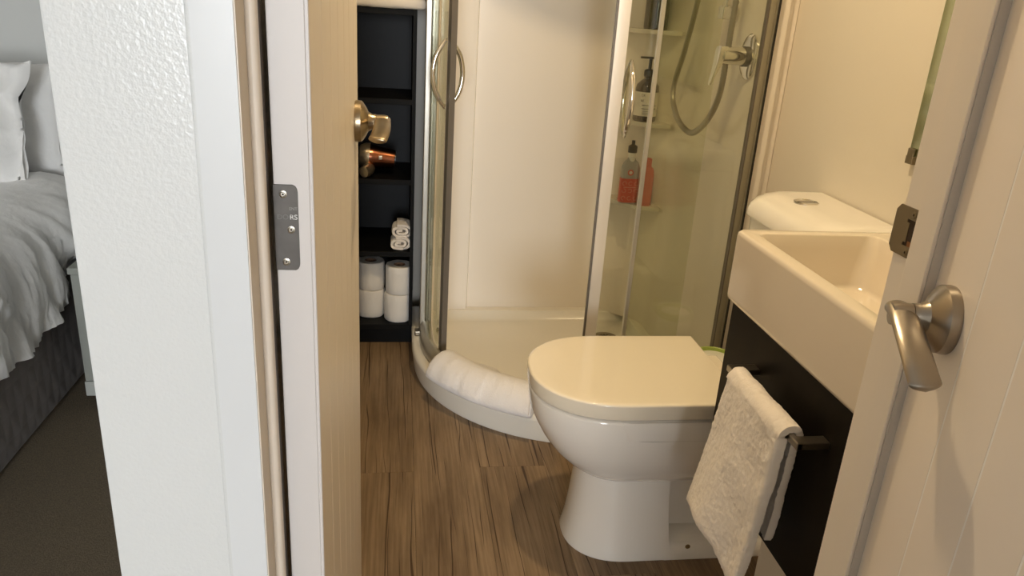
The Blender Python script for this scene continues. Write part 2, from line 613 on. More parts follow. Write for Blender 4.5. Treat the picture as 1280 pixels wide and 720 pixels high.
w1 = struct(mk('window_1', join(box(-1.08, 0.52, -5.58, -5.52, 0.65, 0.70), box(-1.08, 0.52, -5.58, -5.52, 2.20, 2.25), box(-1.08, -1.03, -5.58, -5.52, 0.70, 2.20),
                                box(0.47, 0.52, -5.58, -5.52, 0.70, 2.20), box(-0.305, -0.255, -5.58, -5.52, 0.70, 2.20)), MT['trim']))
mk('pane', box(-1.03, -0.305, -5.553, -5.547, 0.70, 2.20), MT['window_glass'], w1)
mk('pane', box(-0.255, 0.47, -5.553, -5.547, 0.70, 2.20), MT['window_glass'], w1)

# left door lining: white face, tan reveal, rounded cream stop
t1 = struct(mk('trim_1', box(-0.1595, -0.1256, 0.6488, 0.722, 0.0, 2.02, 0.0012, 2), MT['trim']))
mk('reveal', box(-0.1258, -0.1246, 0.6500, 0.722, 0.0, 2.0), MT['jamb_tan'], t1)
mk('door_stop', box(-0.1256, -0.1154, 0.685, 0.7015, 0.0, 2.0, 0.005, 4), MT['jamb_tan'], t1)
mk('rebate_shade', box(-0.1245, -0.1168, 0.7017, 0.7195, 0.0, 2.0), MT['rebate_shade'], t1)
mk('corner_bead', tube([(-0.1590, 0.6535, 0.0), (-0.1590, 0.6535, 2.02)], 0.0046, 14), MT['pier'], t1)

# right door lining with strike plate
t2 = struct(mk('trim_2', box(0.5198, 0.534, 0.655, 0.7135, 0.0, 2.02, 0.001, 2), MT['trim_cream']))
mk('door_stop', box(0.5165, 0.5205, 0.6545, 0.6865, 0.0, 2.0, 0.0012, 2), MT['trim_cream'], t2)
sp = mk('strike_plate', join(
    prism([(0.6865, 0.977), (0.716, 0.977), (0.7215, 0.983), (0.7215, 1.022), (0.716, 1.028), (0.6865, 1.028), (0.6865, 1.016),
           (0.701, 1.016), (0.701, 1.0125), (0.697, 1.0125), (0.697, 0.992), (0.701, 0.992), (0.701, 0.9885), (0.6865, 0.9885)], 'x', 0.5183, 0.5200),
    tube([(0.5192, 0.7212, 0.983), (0.5192, 0.7212, 1.022)], 0.0012, 6)), MT['strike'], t2)
lab(sp, 'brass-grey strike plate with a latch slot')
mk('latch_hole', box(0.5188, 0.5200, 0.6865, 0.7005, 0.9886, 1.0160), MT['dark_hole'], t2)
mk('mortise', box(0.5184, 0.5199, 0.6868, 0.694, 0.9886, 0.994), MT['rust'], t2)
for zz in (0.9825, 1.022):
    mk('screw', lathe([(0.0035, 0), (0.0035, -0.0006), (0.002, -0.0010), (0.0001, -0.0006)], (0.5183, 0.6925, zz), 'x', 14), MT['strike'], t2)
    mk('screw_slot', box(0.5171, 0.5178, 0.6918, 0.6932, zz - .0011, zz + .0011), MT['dark_hole'], t2)
mk('gap_shade', box(0.5205, 0.5335, 0.6530, 0.6546, 0.0, 2.0), MT['gap_shade'], t2)  # shade of the gap beside the lobby door, painted as a grey strip
struct(mk('trim_3', box(-0.1256, 0.5198, 0.655, 0.7135, 2.0, 2.02), MT['trim_cream']))


# ------------------------------------------------------------------ lever handle (parts of a door)
def lever_handle(parent, c, sx, metal, local=False, droop=1.0):
    """rose on the face at c, standing off towards sx along X, grip towards -Y"""
    x, y, z = c
    base = mk('lever_rose', lathe([(0.0325, 0), (0.0332, sx * .003), (0.0325, sx * .010), (0.030, sx * .0125), (0.024, sx * .0165), (0.0155, sx * .021), (0.0125, sx * .027),
                                   (0.0120, sx * .0335)], c, 'x', 40), metal, parent, local=local)
    neck = mk('lever_neck', lathe([(0.0116, sx * .034), (0.0116, sx * .047), (0.0105, sx * .052)], c, 'x', 28), metal, parent, local=local)
    pts = smooth_path([(x + sx * .0430, y + .0135, z + .0030), (x + sx * .0430, y - .002, z + .0025), (x + sx * .0435, y - .022, z - .001 * droop), (x + sx * .0435, y - .046, z - .009 * droop), (x + sx * .0420, y - .068, z - .020 * droop),
                       (x + sx * .0395, y - .083, z - .030 * droop), (x + sx * .0380, y - .0890, z - .0350 * droop)], 8)
    n = len(pts)
    rr, rxx = [], []
    for i in range(n):
        t = i / (n - 1)
        w, h = 0.0132 + .0016 * t, 0.0078 - .0026 * min(1, t / .35)
        e = min(t / .06, (1 - t) / .16, 1)
        k = math.sqrt(max(0.02, 1 - (1 - e) ** 2)) if t > .5 else .86 + .14 * e
        rr.append(w * k)
        rxx.append(h * (.6 + .4 * k if t > .5 else .85 + .15 * e))
    g = mk('lever_grip', tube(pts, rr, 22, rx=rxx, up=(1, 0, 0)), metal, parent, local=local)
    mk('lever_collar', lathe([(0.0112, sx * .0325), (0.0112, sx * .0345)], c, 'x', 24), MT['dark_hole'], parent, local=local)
    return base


# bathroom door, open into the room, seen almost edge-on
d1 = bpy.data.objects.new('door_1', None)
COL.objects.link(d1)
struct(d1)
d1.location = (-0.0775, 0.72, 0.0)
d1.rotation_euler = (0, 0, math.radians(-0.9))
d1['label'] = 'cream grooved bathroom door standing open into the room'
mk('leaf', box(-0.036, -0.0035, 0.0, 0.6195, 0.008, 1.99, 0.001, 2), MT['leaf'], d1, local=True)
mk('lipping', join(box(-0.0036, 0.0, 0.0, 0.0038, 0.008, 1.99, 0.0006, 1), box(-0.0036, 0.0, 0.6165, 0.6195, 0.008, 1.99, 0.0006, 1)), MT['leaf'], d1, local=True)
mk('groove_ground', box(-0.0036, -0.0004, 0.004, 0.616, 0.010, 1.988), MT['groove'], d1, local=True)
ye = [0.004] + [0.101 + 0.0865 * k for k in range(6)] + [0.6163]
for a, b in zip(ye[:-1], ye[1:]):
    mk('board', box(-0.0030, 0.0, a + (0.0015 if a > .01 else 0), b - (0.0015 if b < .61 else 0), 0.008, 1.99, 0.0004, 1), MT['board'], d1, local=True)
lever_handle(d1, (0.0, 0.560, 1.003), 1, MT['bronze'], local=True, droop=0.45)
hg = mk('hinge_leaf', prism([(-0.0365, 0.945), (-0.0180, 0.945), (-0.0160, 0.9463), (-0.0147, 0.949), (-0.0143, 0.952), (-0.0143, 1.021), (-0.0148, 1.0245), (-0.0164, 1.0273),
                             (-0.0190, 1.0285), (-0.0365, 1.0285)], 'y', -0.0016, 0.0004, 0.0003, 1), MT['hinge'], d1, local=True)
lab(hg, 'dull grey steel hinge plate with rounded corners and three screws')
for sx_, sz_ in ((-0.0275, 1.0195), (-0.0212, 0.9855), (-0.0268, 0.9535)):
    s = mk('screw', lathe([(0.0036, -0.0016), (0.0036, -0.0022), (0.0024, -0.0026), (0.0018, -0.0020), (0.0001, -0.0020)], (sx_, 0, sz_), 'y', 16), MT['screw'], hg, local=True)
    mk('socket', box(sx_ - .0009, sx_ + .0009, -0.0024, -0.0019, sz_ - .0009, sz_ + .0009), MT['dark_hole'], hg, local=True)
mk('lettering', facing_minus_y(text_bm('DOO', 0.0068), -0.0338, -0.0017, 0.9955), MT['letter_faint'], hg, smooth=False, local=True)
lab(mk('lettering', facing_minus_y(text_bm('RS', 0.0068), -0.0222, -0.0017, 0.9955), MT['letter'], hg, smooth=False, local=True), 'bright worn letters')
mk('lettering', facing_minus_y(text_bm('ENT', 0.0040), -0.0225, -0.0017, 1.0045), MT['letter_dim'], hg, smooth=False, local=True)

# lobby door in the right wall
d2 = bpy.data.objects.new('door_2', None)
COL.objects.link(d2)
struct(d2)
d2.location = (0.515, 0.605, 0.0)
d2.rotation_euler = (0, 0, math.radians(-18))
d2['label'] = 'beige grooved lobby door with a satin lever handle'
mk('leaf', box(0.0028, 0.040, -0.66, 0.054, 0.008, 2.0), MT['leaf'], d2, local=True)
mk('groove_ground', box(0.0003, 0.0029, -0.659, 0.053, 0.009, 1.999), MT['groove'], d2, local=True)
ye = [0.0535] + [-0.0477 - 0.088 * k for k in range(7)] + [-0.66]
for a, b in zip(ye[:-1], ye[1:]):
    mk('board', box(0.0, 0.0027, b + .0014, a - (.0014 if a < .05 else 0), 0.008, 2.0, 0.0004, 1), MT['board_hall'], d2, local=True)
lever_handle(d2, (0.0, 0.0, 0.944), -1, MT['nickel'], local=True)

# ------------------------------------------------------------------ ceiling light fitting
cl = thing('ceiling_light', 'round white ceiling light over the bathroom floor', 'light', (LIGHT_XY[0], LIGHT_XY[1], CEIL_Z))
mk('housing', lathe([(0.075, 0), (0.075, -0.022), (0.065, -0.028), (0.055, -0.028)], (LIGHT_XY[0], LIGHT_XY[1], CEIL_Z), 'z', 36), MT['white_plastic'], cl)
mk('diffuser', lathe([(0.056, -0.0285), (0.050, -0.031), (0.02, -0.0325), (0.0005, -0.033)], (LIGHT_XY[0], LIGHT_XY[1], CEIL_Z), 'z', 36), MT['lamp'], cl)

# ------------------------------------------------------------------ shower tray, lining, screen
CX, CY = 0.60, 2.42
TX0, TX1, TY1 = 0.06, 0.92, 2.75


def tray_ring(ins, back, z, n=36):
    r = CX - TX0 - ins
    pts = [(TX0 + ins, TY1 - back, z), (TX0 + ins, CY + 0.12, z)]
    for k in range(n + 1):
        a = PI + (PI / 2) * k / n
        pts.append((CX + r * math.cos(a), CY + r * math.sin(a), z))
    pts += [(CX + 0.14, CY - r, z), (TX1 - back, CY - r, z), (TX1 - back, CY, z), (TX1 - back, TY1 - back, z)]
    return pts


st = thing('shower_tray', 'cream quadrant shower tray on the wood floor with curved front skirt', 'shower tray', (0.6, 2.42, 0))
mk('tray', loft([tray_ring(0.004, 0, 0.0), tray_ring(0.0, 0, 0.012), tray_ring(-0.006, 0, 0.066), tray_ring(-0.005, 0.0, 0.076), tray_ring(0.002, 0.001, 0.083), tray_ring(0.012, 0.002, 0.085),
                 tray_ring(0.078, 0.034, 0.085), tray_ring(0.086, 0.039, 0.082), tray_ring(0.100, 0.047, 0.056), tray_ring(0.115, 0.058, 0.049), tray_ring(0.20, 0.12, 0.046)]), MT['tray'], st, angle=50)
DC = (0.772, 2.545, 0.0462)
dr = mk('drain', lathe([(0.047, 0.0), (0.046, 0.003), (0.038, 0.0038), (0.030, 0.0022), (0.0005, 0.0022)], DC, 'z', 36), MT['drain'], st)
for k in range(12):
    a = 2 * PI * k / 12
    b_ = box(0.010, 0.026, -0.0026, 0.0026, 0.0024, 0.0030)
    mk('slot', place(b_, Matrix.Translation(DC) @ Matrix.Rotation(a, 4, 'Z')), MT['dark_hole'], dr)

# moulded lining: left return, back, rounded corner, right wall and its end face
ln = thing('shower_lining', 'cream moulded shower lining with corner shelves behind the glass', 'shower wall', (0.5, 2.75, 0))
outer = [(0.090, 2.556), (0.090, 2.60), (0.095, 2.65), (0.110, 2.690), (0.145, 2.712), (0.20, 2.722), (0.258, 2.725), (0.263, 2.727), (0.268, 2.749), (0.70, 2.75)]
for k in range(1, 13):
    a = PI / 2 * (1 - k / 12)
    outer.append((0.72 + 0.20 * math.cos(a), 2.535 + 0.21 * math.sin(a)))
outer += [(0.92, 2.2), (0.92, 1.945), (0.925, 1.932)]
LZ0, LZ1 = 0.0785, 2.05
rings = []
for z in (LZ0, LZ0 + .006, 1.0, LZ1):
    rings.append([(p[0], p[1], z) for p in outer])
mk('wall_panel', loft(rings, closed=False), MT['liner'], ln, angle=40)
mk('end_strip', box(0.9255, 0.958, 1.915, 1.97, 0.0, LZ1, 0.002), MT['liner'], ln)
mk('end_strip', box(0.9585, 0.972, 1.926, 1.97, 0.0, LZ1, 0.003), MT['liner'], ln)
mk('end_strip', box(0.9725, 0.989, 1.932, 1.97, 0.0, LZ1, 0.002), MT['liner'], ln)
SHZ = (0.548, 0.838, 1.140)
for z in SHZ:
    arc = [(0.918, 2.515), (0.918, 2.60), (0.900, 2.68), (0.860, 2.73), (0.80, 2.747), (0.775, 2.748), (0.755, 2.748)]
    front = []
    for k in range(11):
        t = k / 10
        a = PI + (PI / 2) * t
        front.append((0.915 + 0.160 * math.cos(a), 2.748 + 0.205 * math.sin(a)))
    pts = arc[:-1] + front
    mk('corner_shelf', prism(pts, 'z', z - 0.014, z, 0.002, 2), MT['shelf_clear'], ln)
    if z < 0.7:
        for k in range(6):
            mk('shelf_rib', tube([(0.79 + .022 * k, 2.665 - .018 * k, z + .0012), (0.81 + .018 * k, 2.705 - .01 * k, z + .0012)], 0.0022, 6), MT['liner'], ln)


def screen_path(r, y_end=2.545, x_end=0.905, n=30):
    pts = [(CX - r, y_end)]
    nrm = [(-1, 0)]
    for k in range(n + 1):
        a = PI + (PI / 2) * k / n
        pts.append((CX + r * math.cos(a), CY + r * math.sin(a)))
        nrm.append((math.cos(a), math.sin(a)))
    pts.append((x_end, CY - r))
    nrm.append((0, -1))
    return pts, nrm


def sweep(profile, path):
    """closed (offset outwards, z) profile swept along a screen path"""
    pts, nrm = path
    rings = []
    for (x, y), (nx, ny) in zip(pts, nrm):
        rings.append([(x + nx * d, y + ny * d, z) for d, z in profile])
    return loft(rings)


def arc_path(r, a0, a1, n=14):
    pts, nrm = [], []
    for k in range(n + 1):
        a = math.radians(a0 + (a1 - a0) * k / n)
        pts.append((CX + r * math.cos(a), CY + r * math.sin(a)))
        nrm.append((math.cos(a), math.sin(a)))
    return pts, nrm


sc = thing('shower_screen', 'curved glass shower screen with two sliding doors in satin frame', 'shower screen', (0.6, 2.42, 0.085))
RZ = 1.79
mk('bottom_rail', sweep([(-.020, .0855), (.018, .0855), (.023, .090), (.024, .106), (.021, .118), (.013, .127), (0.0, .1315), (-.009, .128), (-.012, .115), (-.019, .104)], screen_path(0.495)), MT['alu_rail'], sc, angle=60)
mk('top_rail', sweep([(-.024, RZ - .055), (.016, RZ - .055), (.020, RZ - .05), (.020, RZ), (-.024, RZ)], screen_path(0.495)), MT['alu'], sc)
mk('wall_post', box(0.082, 0.100, 2.505, 2.552, 0.0855, RZ, 0.003), MT['alu'], sc)
mk('wall_post', box(0.1005, 0.121, 2.515, 2.552, 0.0855, RZ, 0.003), MT['alu'], sc)
mk('wall_post', box(0.905, 0.9196, 1.914, 1.940, 0.0855, RZ, 0.001), MT['alu_olive'], sc)
mk('wall_post', box(0.9196, 0.9228, 1.908, 1.915, 0.0855, RZ), MT['alu_olive'], sc)
mk('seal_strip', box(0.9020, 0.9048, 1.916, 1.934, 0.0855, RZ), MT['alu_dark'], sc)
mk('gasket', box(0.9230, 0.9250, 1.900, 1.9215, 0.0855, LZ1), MT['black_plastic'], sc)
lab(mk('foot_block', box(0.064, 0.092, 2.47, 2.502, 0.0856, 0.103, 0.003), MT['drain'], sc), 'small metal foot block')
GZ0, GZ1 = 0.118, RZ - 0.04
# fixed panels
pt = ([(CX - .495, 2.513)] + arc_path(.495, 180, 189, 5)[0], [(-1, 0)] + arc_path(.495, 180, 189, 5)[1])
mk('fixed_pane', sweep([(-.003, GZ0), (.003, GZ0), (.003, GZ1), (-.003, GZ1)], pt), MT['glass'], sc)
fx = 0.636
pt = ([(fx, CY - .495), (0.9085, CY - .495)], [(0, -1), (0, -1)])
mk('fixed_pane', sweep([(-.003, GZ0), (.003, GZ0), (.003, GZ1), (-.003, GZ1)], pt), MT['glass'], sc)
mk('pane_edge', box(fx - .006, fx + .004, CY - .495 - .006, CY - .495 + .006, GZ0, GZ1, 0.001, 1), MT['alu'], sc)


def bow_handle(parent, ang, r, out, z0, z1, depth=0.042):
    a = math.radians(ang)
    c = Vector((CX + r * math.cos(a), CY + r * math.sin(a), 0))
    d = Vector((math.cos(a), math.sin(a), 0)) * out
    pts = [c + Vector((0, 0, z0 - .006)) + d * .004, c + Vector((0, 0, z0 + .014)) + d * .016]
    zm = (z0 + z1) / 2
    pts.append(c + Vector((0, 0, z0 + (z1 - z0) * .25)) + d * (depth * .82))
    pts.append(c + Vector((0, 0, zm)) + d * depth)
    pts.append(c + Vector((0, 0, z0 + (z1 - z0) * .75)) + d * (depth * .82))
    pts += [c + Vector((0, 0, z1 - .014)) + d * .016, c + Vector((0, 0, z1 + .006)) + d * .004]
    P = smooth_path(pts, 7)
    n = len(P)
    rs = [0.0032 + 0.0046 * min(1, 4.5 * min(i, n - 1 - i) / (n - 1)) for i in range(n)]
    bm = tube(P, rs, 12)
    for z in (z0 + .004, z1 - .004):
        bm = join(bm, tube([c + Vector((0, 0, z)), c + Vector((0, 0, z)) + d * .010], 0.0035, 10))
    mk('bow_handle', bm, MT['chrome'], parent)


# sliding doors stand pushed open behind the fixed panes
RD = 0.472
ldoor = mk('sliding_door', sweep([(-.003, GZ0), (.003, GZ0), (.003, GZ1), (-.003, GZ1)], ([(CX - RD, 2.50)] + arc_path(RD, 180, 196.0)[0], [(-1, 0)] + arc_path(RD, 180, 196.0)[1])), MT['glass_door'], sc)
lab(ldoor, 'left curved glass door with dark magnetic seal')
mk('seal_strip', sweep([(-.009, GZ0 - .004), (.009, GZ0 - .004), (.009, GZ1), (-.009, GZ1)], arc_path(RD, 195.9, 198.6, 3)), MT['alu_dark'], ldoor)
mk('edge_strip', sweep([(-.007, GZ0), (.007, GZ0), (.007, GZ1), (-.007, GZ1)], arc_path(RD, 194.7, 195.8, 2)), MT['alu_pale'], ldoor)
bow_handle(ldoor, 193.3, RD + .003, 1, 0.897, 1.083)
bow_handle(ldoor, 193.3, RD - .003, -1, 0.897, 1.083)
rl = mk('roller', lathe([(0.003, 0), (0.010, .002), (0.012, .006), (0.010, .011), (0.002, .012)], (0.135, 2.43, 0.125), 'x', 18), MT['chrome'], ldoor)
rdoor = mk('sliding_door', sweep([(-.003, GZ0), (.003, GZ0), (.003, GZ1), (-.003, GZ1)], (arc_path(RD, 264, 270)[0] + [(0.80, CY - RD)], arc_path(RD, 264, 270)[1] + [(0, -1)])), MT['glass_door'], sc)
lab(rdoor, 'right curved glass door with pale edge profile')
mk('edge_strip', sweep([(-.008, GZ0), (.008, GZ0), (.008, GZ1), (-.008, GZ1)], arc_path(RD, 261.6, 265.2, 4)), MT['alu_pale'], rdoor)
mk('seal_strip', sweep([(-.009, GZ0 - .004), (.007, GZ0 - .004), (.007, GZ1), (-.009, GZ1)], arc_path(RD, 260.9, 261.55, 2)), MT['alu_dark'], rdoor)
bow_handle(rdoor, 267.3, RD + .003, 1, 0.893, 1.073)
bow_handle(rdoor, 267.3, RD - .003, -1, 0.893, 1.073)

# mixer on the right lining
mx = thing('shower_mixer', 'chrome shower mixer lever on round plate behind glass', 'tap', (0.92, 2.018, 1.10))
pl = lathe([(0.050, 0), (0.050, -.004), (0.045, -.009), (0.028, -.012)], (0.9195, 2.018, 1.10), 'x', 36)
for v in pl.verts:
    v.co.z = 1.10 + (v.co.z - 1.10) * 1.18
mk('escutcheon', pl, MT['chrome'], mx)
mk('collar', lathe([(0.026, -.011), (0.026, -.020), (0.0235, -.021)], (0.9195, 2.018, 1.10), 'x', 28), MT['hinge'], mx)
mk('valve_body', lathe([(0.0235, -.020), (0.0235, -.052), (0.022, -.056), (0.0225, -.078), (0.018, -.083), (0.001, -.084)], (0.9195, 2.018, 1.10), 'x', 28), MT['chrome'], mx)
lv = loft([[(0.838 + dx, 2.018 + dy * w, z) for dx, dy in ((-h, -1), (h, -1), (h, 1), (-h, 1))] for z, w, h, dx0 in ((1.122, .016, .011, 0), (1.105, .018, .012, 0), (1.085, .016, .009, 0))])
lever = []
for z, xc, w, h in ((1.123, .842, .015, .010), (1.112, .841, .018, .013), (1.090, .836, .017, .009), (1.060, .828, .013, .005), (1.030, .820, .008, .003), (1.022, .818, .005, .002)):
    lever.append([(xc - h, 2.018 - w, z), (xc + h, 2.018 - w, z), (xc + h, 2.018 + w, z), (xc - h, 2.018 + w, z)])
lv.free()
lv = loft(lever)
bmesh.ops.bevel(lv, geom=lv.edges[:], offset=0.0015, segments=2, affect='EDGES', clamp_overlap=True)
mk('lever', lv, MT['chrome'], mx)

# riser rail, bracket, hose and hand shower
hs = thing('hand_shower', 'chrome hand shower on riser rail with long looping metal hose', 'shower head', (0.90, 2.12, 1.2))
mk('riser_rail', tube([(0.888, 2.150, 1.192), (0.888, 2.150, 1.80)], 0.0095, 16), MT['chrome'], hs)
mk('bracket', join(box(0.872, 0.919, 2.132, 2.168, 1.188, 1.222, 0.004), lathe([(0.017, 0), (0.017, .024), (0.014, .026)], (0.888, 2.150, 1.200), 'z', 20)), MT['chrome'], hs)
mk('bracket', box(0.872, 0.919, 2.132, 2.168, 1.76, 1.80, 0.004), MT['chrome'], hs)
HO = smooth_path([(0.872, 2.30, 1.62), (0.872, 2.31, 1.40), (0.870, 2.325, 1.24), (0.868, 2.375, 1.09), (0.866, 2.418, 1.00), (0.864, 2.415, .945), (0.864, 2.37, .900), (0.864, 2.30, .872), (0.864, 2.20, .868),
                  (0.866, 2.105, .925), (0.868, 2.058, 1.00), (0.870, 2.054, 1.10), (0.872, 2.055, 1.20), (0.880, 2.06, 1.35), (0.9, 2.07, 1.45), (0.917, 2.075, 1.47)], 22)
nh = len(HO)
mk('hose', tube(HO, [0.0092 if (i // 1) % 2 else 0.0074 for i in range(nh)], 10), MT['hose'], hs, angle=80)
mk('handset', join(tube([(0.872, 2.30, 1.60), (0.868, 2.285, 1.70), (0.850, 2.27, 1.78)], [0.010, 0.013, 0.015], 16),
                   lathe([(0.004, 0.01), (0.045, 0.004), (0.048, -.012), (0.044, -.018), (0.001, -.019)], (0.84, 2.265, 1.79), 'z', 28)), MT['chrome'], hs)


# ------------------------------------------------------------------ bottles on the corner shelves
def pump_bottle(name, c, label, r=0.036, h=0.125):
    x, y, z = c
    t = thing(name, label, 'bottle', c)
    mk('body', lathe([(r * .93, 0), (r, .004), (r, h * .78), (r * .93, h * .88), (r * .62, h * .97), (r * .40, h * 1.03), (r * .36, h * 1.10)], c, 'z', 28), MT['amber'], t)
    mk('pump', join(lathe([(r * .44, h * 1.08), (r * .44, h * 1.22), (r * .30, h * 1.25), (r * .14, h * 1.26), (r * .14, h * 1.5)], c, 'z', 18),
                    box(x - .036, x + .009, y - .006, y + .006, z + h * 1.50, z + h * 1.55, .002)), MT['black_plastic'], t)
    lb = mk('label', lathe([(r + .0006, h * .14), (r + .0006, h * .72)], c, 'z', 28, cap=False), MT['label'], t)
    return t, lb


PB = (0.846, 2.628, SHZ[1])
tb, lb = pump_bottle('pump_bottle', PB, 'dark amber pump bottle with cream label on the middle corner shelf', r=0.040, h=0.138)
for body, zz, s in (('CK', .086, .011), ('RE', .068, .011)):
    mk('print', facing_minus_y(text_bm(body, s), PB[0] - .032, PB[1] - .0412, PB[2] + zz), MT['ink'], lb, smooth=False)
for zz in (.056, .044):
    mk('print', box(PB[0] - .024, PB[0] + .024, PB[1] - .0412, PB[1] - .0300, PB[2] + zz, PB[2] + zz + .0012), MT['ink'], lb)
for zz in (.036, .031, .026):
    mk('print', box(PB[0] - .022, PB[0] + .018, PB[1] - .0412, PB[1] - .0320, PB[2] + zz, PB[2] + zz + .0006), MT['ink'], lb)
t2b = thing('shampoo_bottle', 'dark brown bottle on the top corner shelf', 'bottle', (0.85, 2.635, SHZ[2]))
mk('body', lathe([(0.037, 0), (0.040, .004), (0.040, .15), (0.036, .165), (0.016, .18), (0.016, .19)], (0.85, 2.635, SHZ[2]), 'z', 26), MT['amber'], t2b)
mk('cap', lathe([(0.018, .19), (0.018, .22), (0.015, .224)], (0.85, 2.635, SHZ[2]), 'z', 20), MT['black_plastic'], t2b)
# red labelled bottles on the lower shelf
RB = (0.815, 2.615, SHZ[0])


def rrect(cx, cy, w, d, r, n=5):
    pts = []
    for sx, sy, a0 in ((1, 1, 0), (-1, 1, PI / 2), (-1, -1, PI), (1, -1, 1.5 * PI)):
        for k in range(n + 1):
            a = a0 + PI / 2 * k / n
            pts.append((cx + sx * (w - r) + r * math.cos(a), cy + sy * (d - r) + r * math.sin(a)))
    return pts


def flat_bottle(c, w, d, prof):
    return loft([[(*p, c[2] + z) for p in rrect(c[0], c[1], w * s, d * s, d * s * .8)] for z, s in prof])


rb = thing('soap_bottle', 'clear soap bottle with red patterned label and black cap on lower shelf', 'bottle', RB)
mk('body', flat_bottle(RB, .032, .020, ((0, .95), (.004, 1), (.128, 1), (.145, .8), (.155, .45), (.165, .38))), MT['clear_plastic'], rb)
rlb = mk('label', loft([[(*p, RB[2] + z) for p in rrect(RB[0], RB[1], .0335, .0212, .017)] for z in (.004, .090)], False, False), MT['pink'], rb)
for k in range(9):
    px, pz = RB[0] + (-.022, 0, .022)[k % 3], RB[2] + (.020, .047, .073)[k // 3]
    a = [(px + .007 * math.cos(q), RB[1] - .0215, pz + .007 * math.sin(q)) for q in [k + j * .7 for j in range(8)]]
    mk('print', tube(a, .0011, 5), MT['pale_print'], rlb)
mk('print', box(RB[0] - .024, RB[0] + .024, RB[1] - .022, RB[1] - .0212, RB[2] + .058, RB[2] + .0605), MT['pale_print'], rlb)
mk('badge', join(lathe([(0.0105, 0), (0.0105, -.001)], (RB[0] - .004, RB[1] - .0205, RB[2] + .112), 'y', 20)), MT['pink'], rb)
mk('badge_centre', lathe([(0.006, 0), (0.006, -.0016)], (RB[0] - .004, RB[1] - .0205, RB[2] + .112), 'y', 18), MT['label'], rb)
mk('neck', lathe([(0.013, .150), (0.013, .182)], RB, 'z', 18), MT['white_plastic'], rb)
mk('cap', lathe([(0.016, .180), (0.016, .202), (0.010, .206), (0.006, .208), (0.006, .222)], RB, 'z', 18), MT['black_plastic'], rb)
RC = (0.868, 2.585, SHZ[0])
rc = thing('shower_gel_bottle', 'coral red bottle half hidden by the pane edge', 'bottle', RC)
mk('body', flat_bottle(RC, .024, .018, ((0, .95), (.004, 1), (.11, 1), (.13, .85), (.14, .5))), MT['pink'], rc)
mk('cap', lathe([(0.012, .138), (0.012, .165), (.008, .168)], RC, 'z', 18), MT['pink'], rc)


# ------------------------------------------------------------------ bath mat over the tray rim
def wobble(p, s, a, seed):
    return noise.noise(Vector(p) * s + Vector((seed, seed, seed))) * a


bt = thing('bath_mat', 'white folded terry bath mat draped over the curved shower rim', 'bath mat', (0.2, 2.0, 0.1))
rings = []
NA = 60
for k in range(NA + 1):
    t = k / NA
    ang = math.radians(207.5 + (247.5 - 207.5) * t)
    inner = 0.420 - 0.085 * math.exp(-((t - .24) / .27) ** 2) + 0.012 * math.sin(t * 6)
    prof = [(inner, .066), (inner + .002, .086), (inner + .03, .104), (.455, .138), (.470, .156), (.494, .166), (.520, .165), (.546, .153), (.564, .134), (.574, .112), (.576, .096), (.568, .0868),
            (.552, .0865), (.542, .0866), (.534, .100), (.526, .125), (.515, .1345), (.495, .1365), (.478, .1345), (.464, .118), (.456, .095), (.448, .080), (inner + .02, .064)]
    if k == 0 or k == NA:
        cxp = sum(p[0] for p in prof) / len(prof)
    end = min(t, 1 - t)
    sc_ = 1 - .10 * max(0, 1 - end / .02) ** 2
    ring = []
    for j, (r, z) in enumerate(prof):
        outside = 4 < j < 12
        dd = wobble((t * 7, j * .3, 0), 1.0, .006, 3) + (wobble((t * 22, j * .25, 4), 1.0, .0022, 9))
        rr = r + (dd if outside else dd * .3)
        zz = z + (dd * .6 if outside else 0)
        rr = .51 + (rr - .51) * sc_
        ring.append((CX + rr * math.cos(ang), CY + rr * math.sin(ang), zz))
    rings.append(ring)
mk('mat', loft(rings), MT['mat_towel'], bt, angle=80)
# stitched hem roll at its right end
a = math.radians(247.2)
hem = [(CX + r * math.cos(a), CY + r * math.sin(a), z) for r, z in ((.468, .154), (.494, .169), (.520, .168), (.548, .155), (.567, .134), (.577, .100))]
mk('hem', jitter(tube(smooth_path(hem, 6), 0.0045, 8), 160, .0012), MT['mat_towel'], bt, angle=80)

# ------------------------------------------------------------------ toilet
TYC = 1.512


def dring(xf, xb, w, z, a=None, n=26, pw=2.25, yc=TYC):
    """D outline: curved front towards -X, straight sides to xb"""
    a = a if a else min(w * 1.12, (xb - xf) * .6)
    xc = xf + a
    pts = [(xb, yc + w, z), ((xb + xc) / 2, yc + w, z)]
    for k in range(n + 1):
        th = PI / 2 + PI * k / n
        c_, s_ = math.cos(th), math.sin(th)
        pts.append((xc + a * math.copysign(abs(c_) ** (2 / pw), c_), yc + w * math.copysign(abs(s_) ** (2 / pw), s_), z))
    pts += [((xb + xc) / 2, yc - w, z), (xb, yc - w, z)]
    return pts


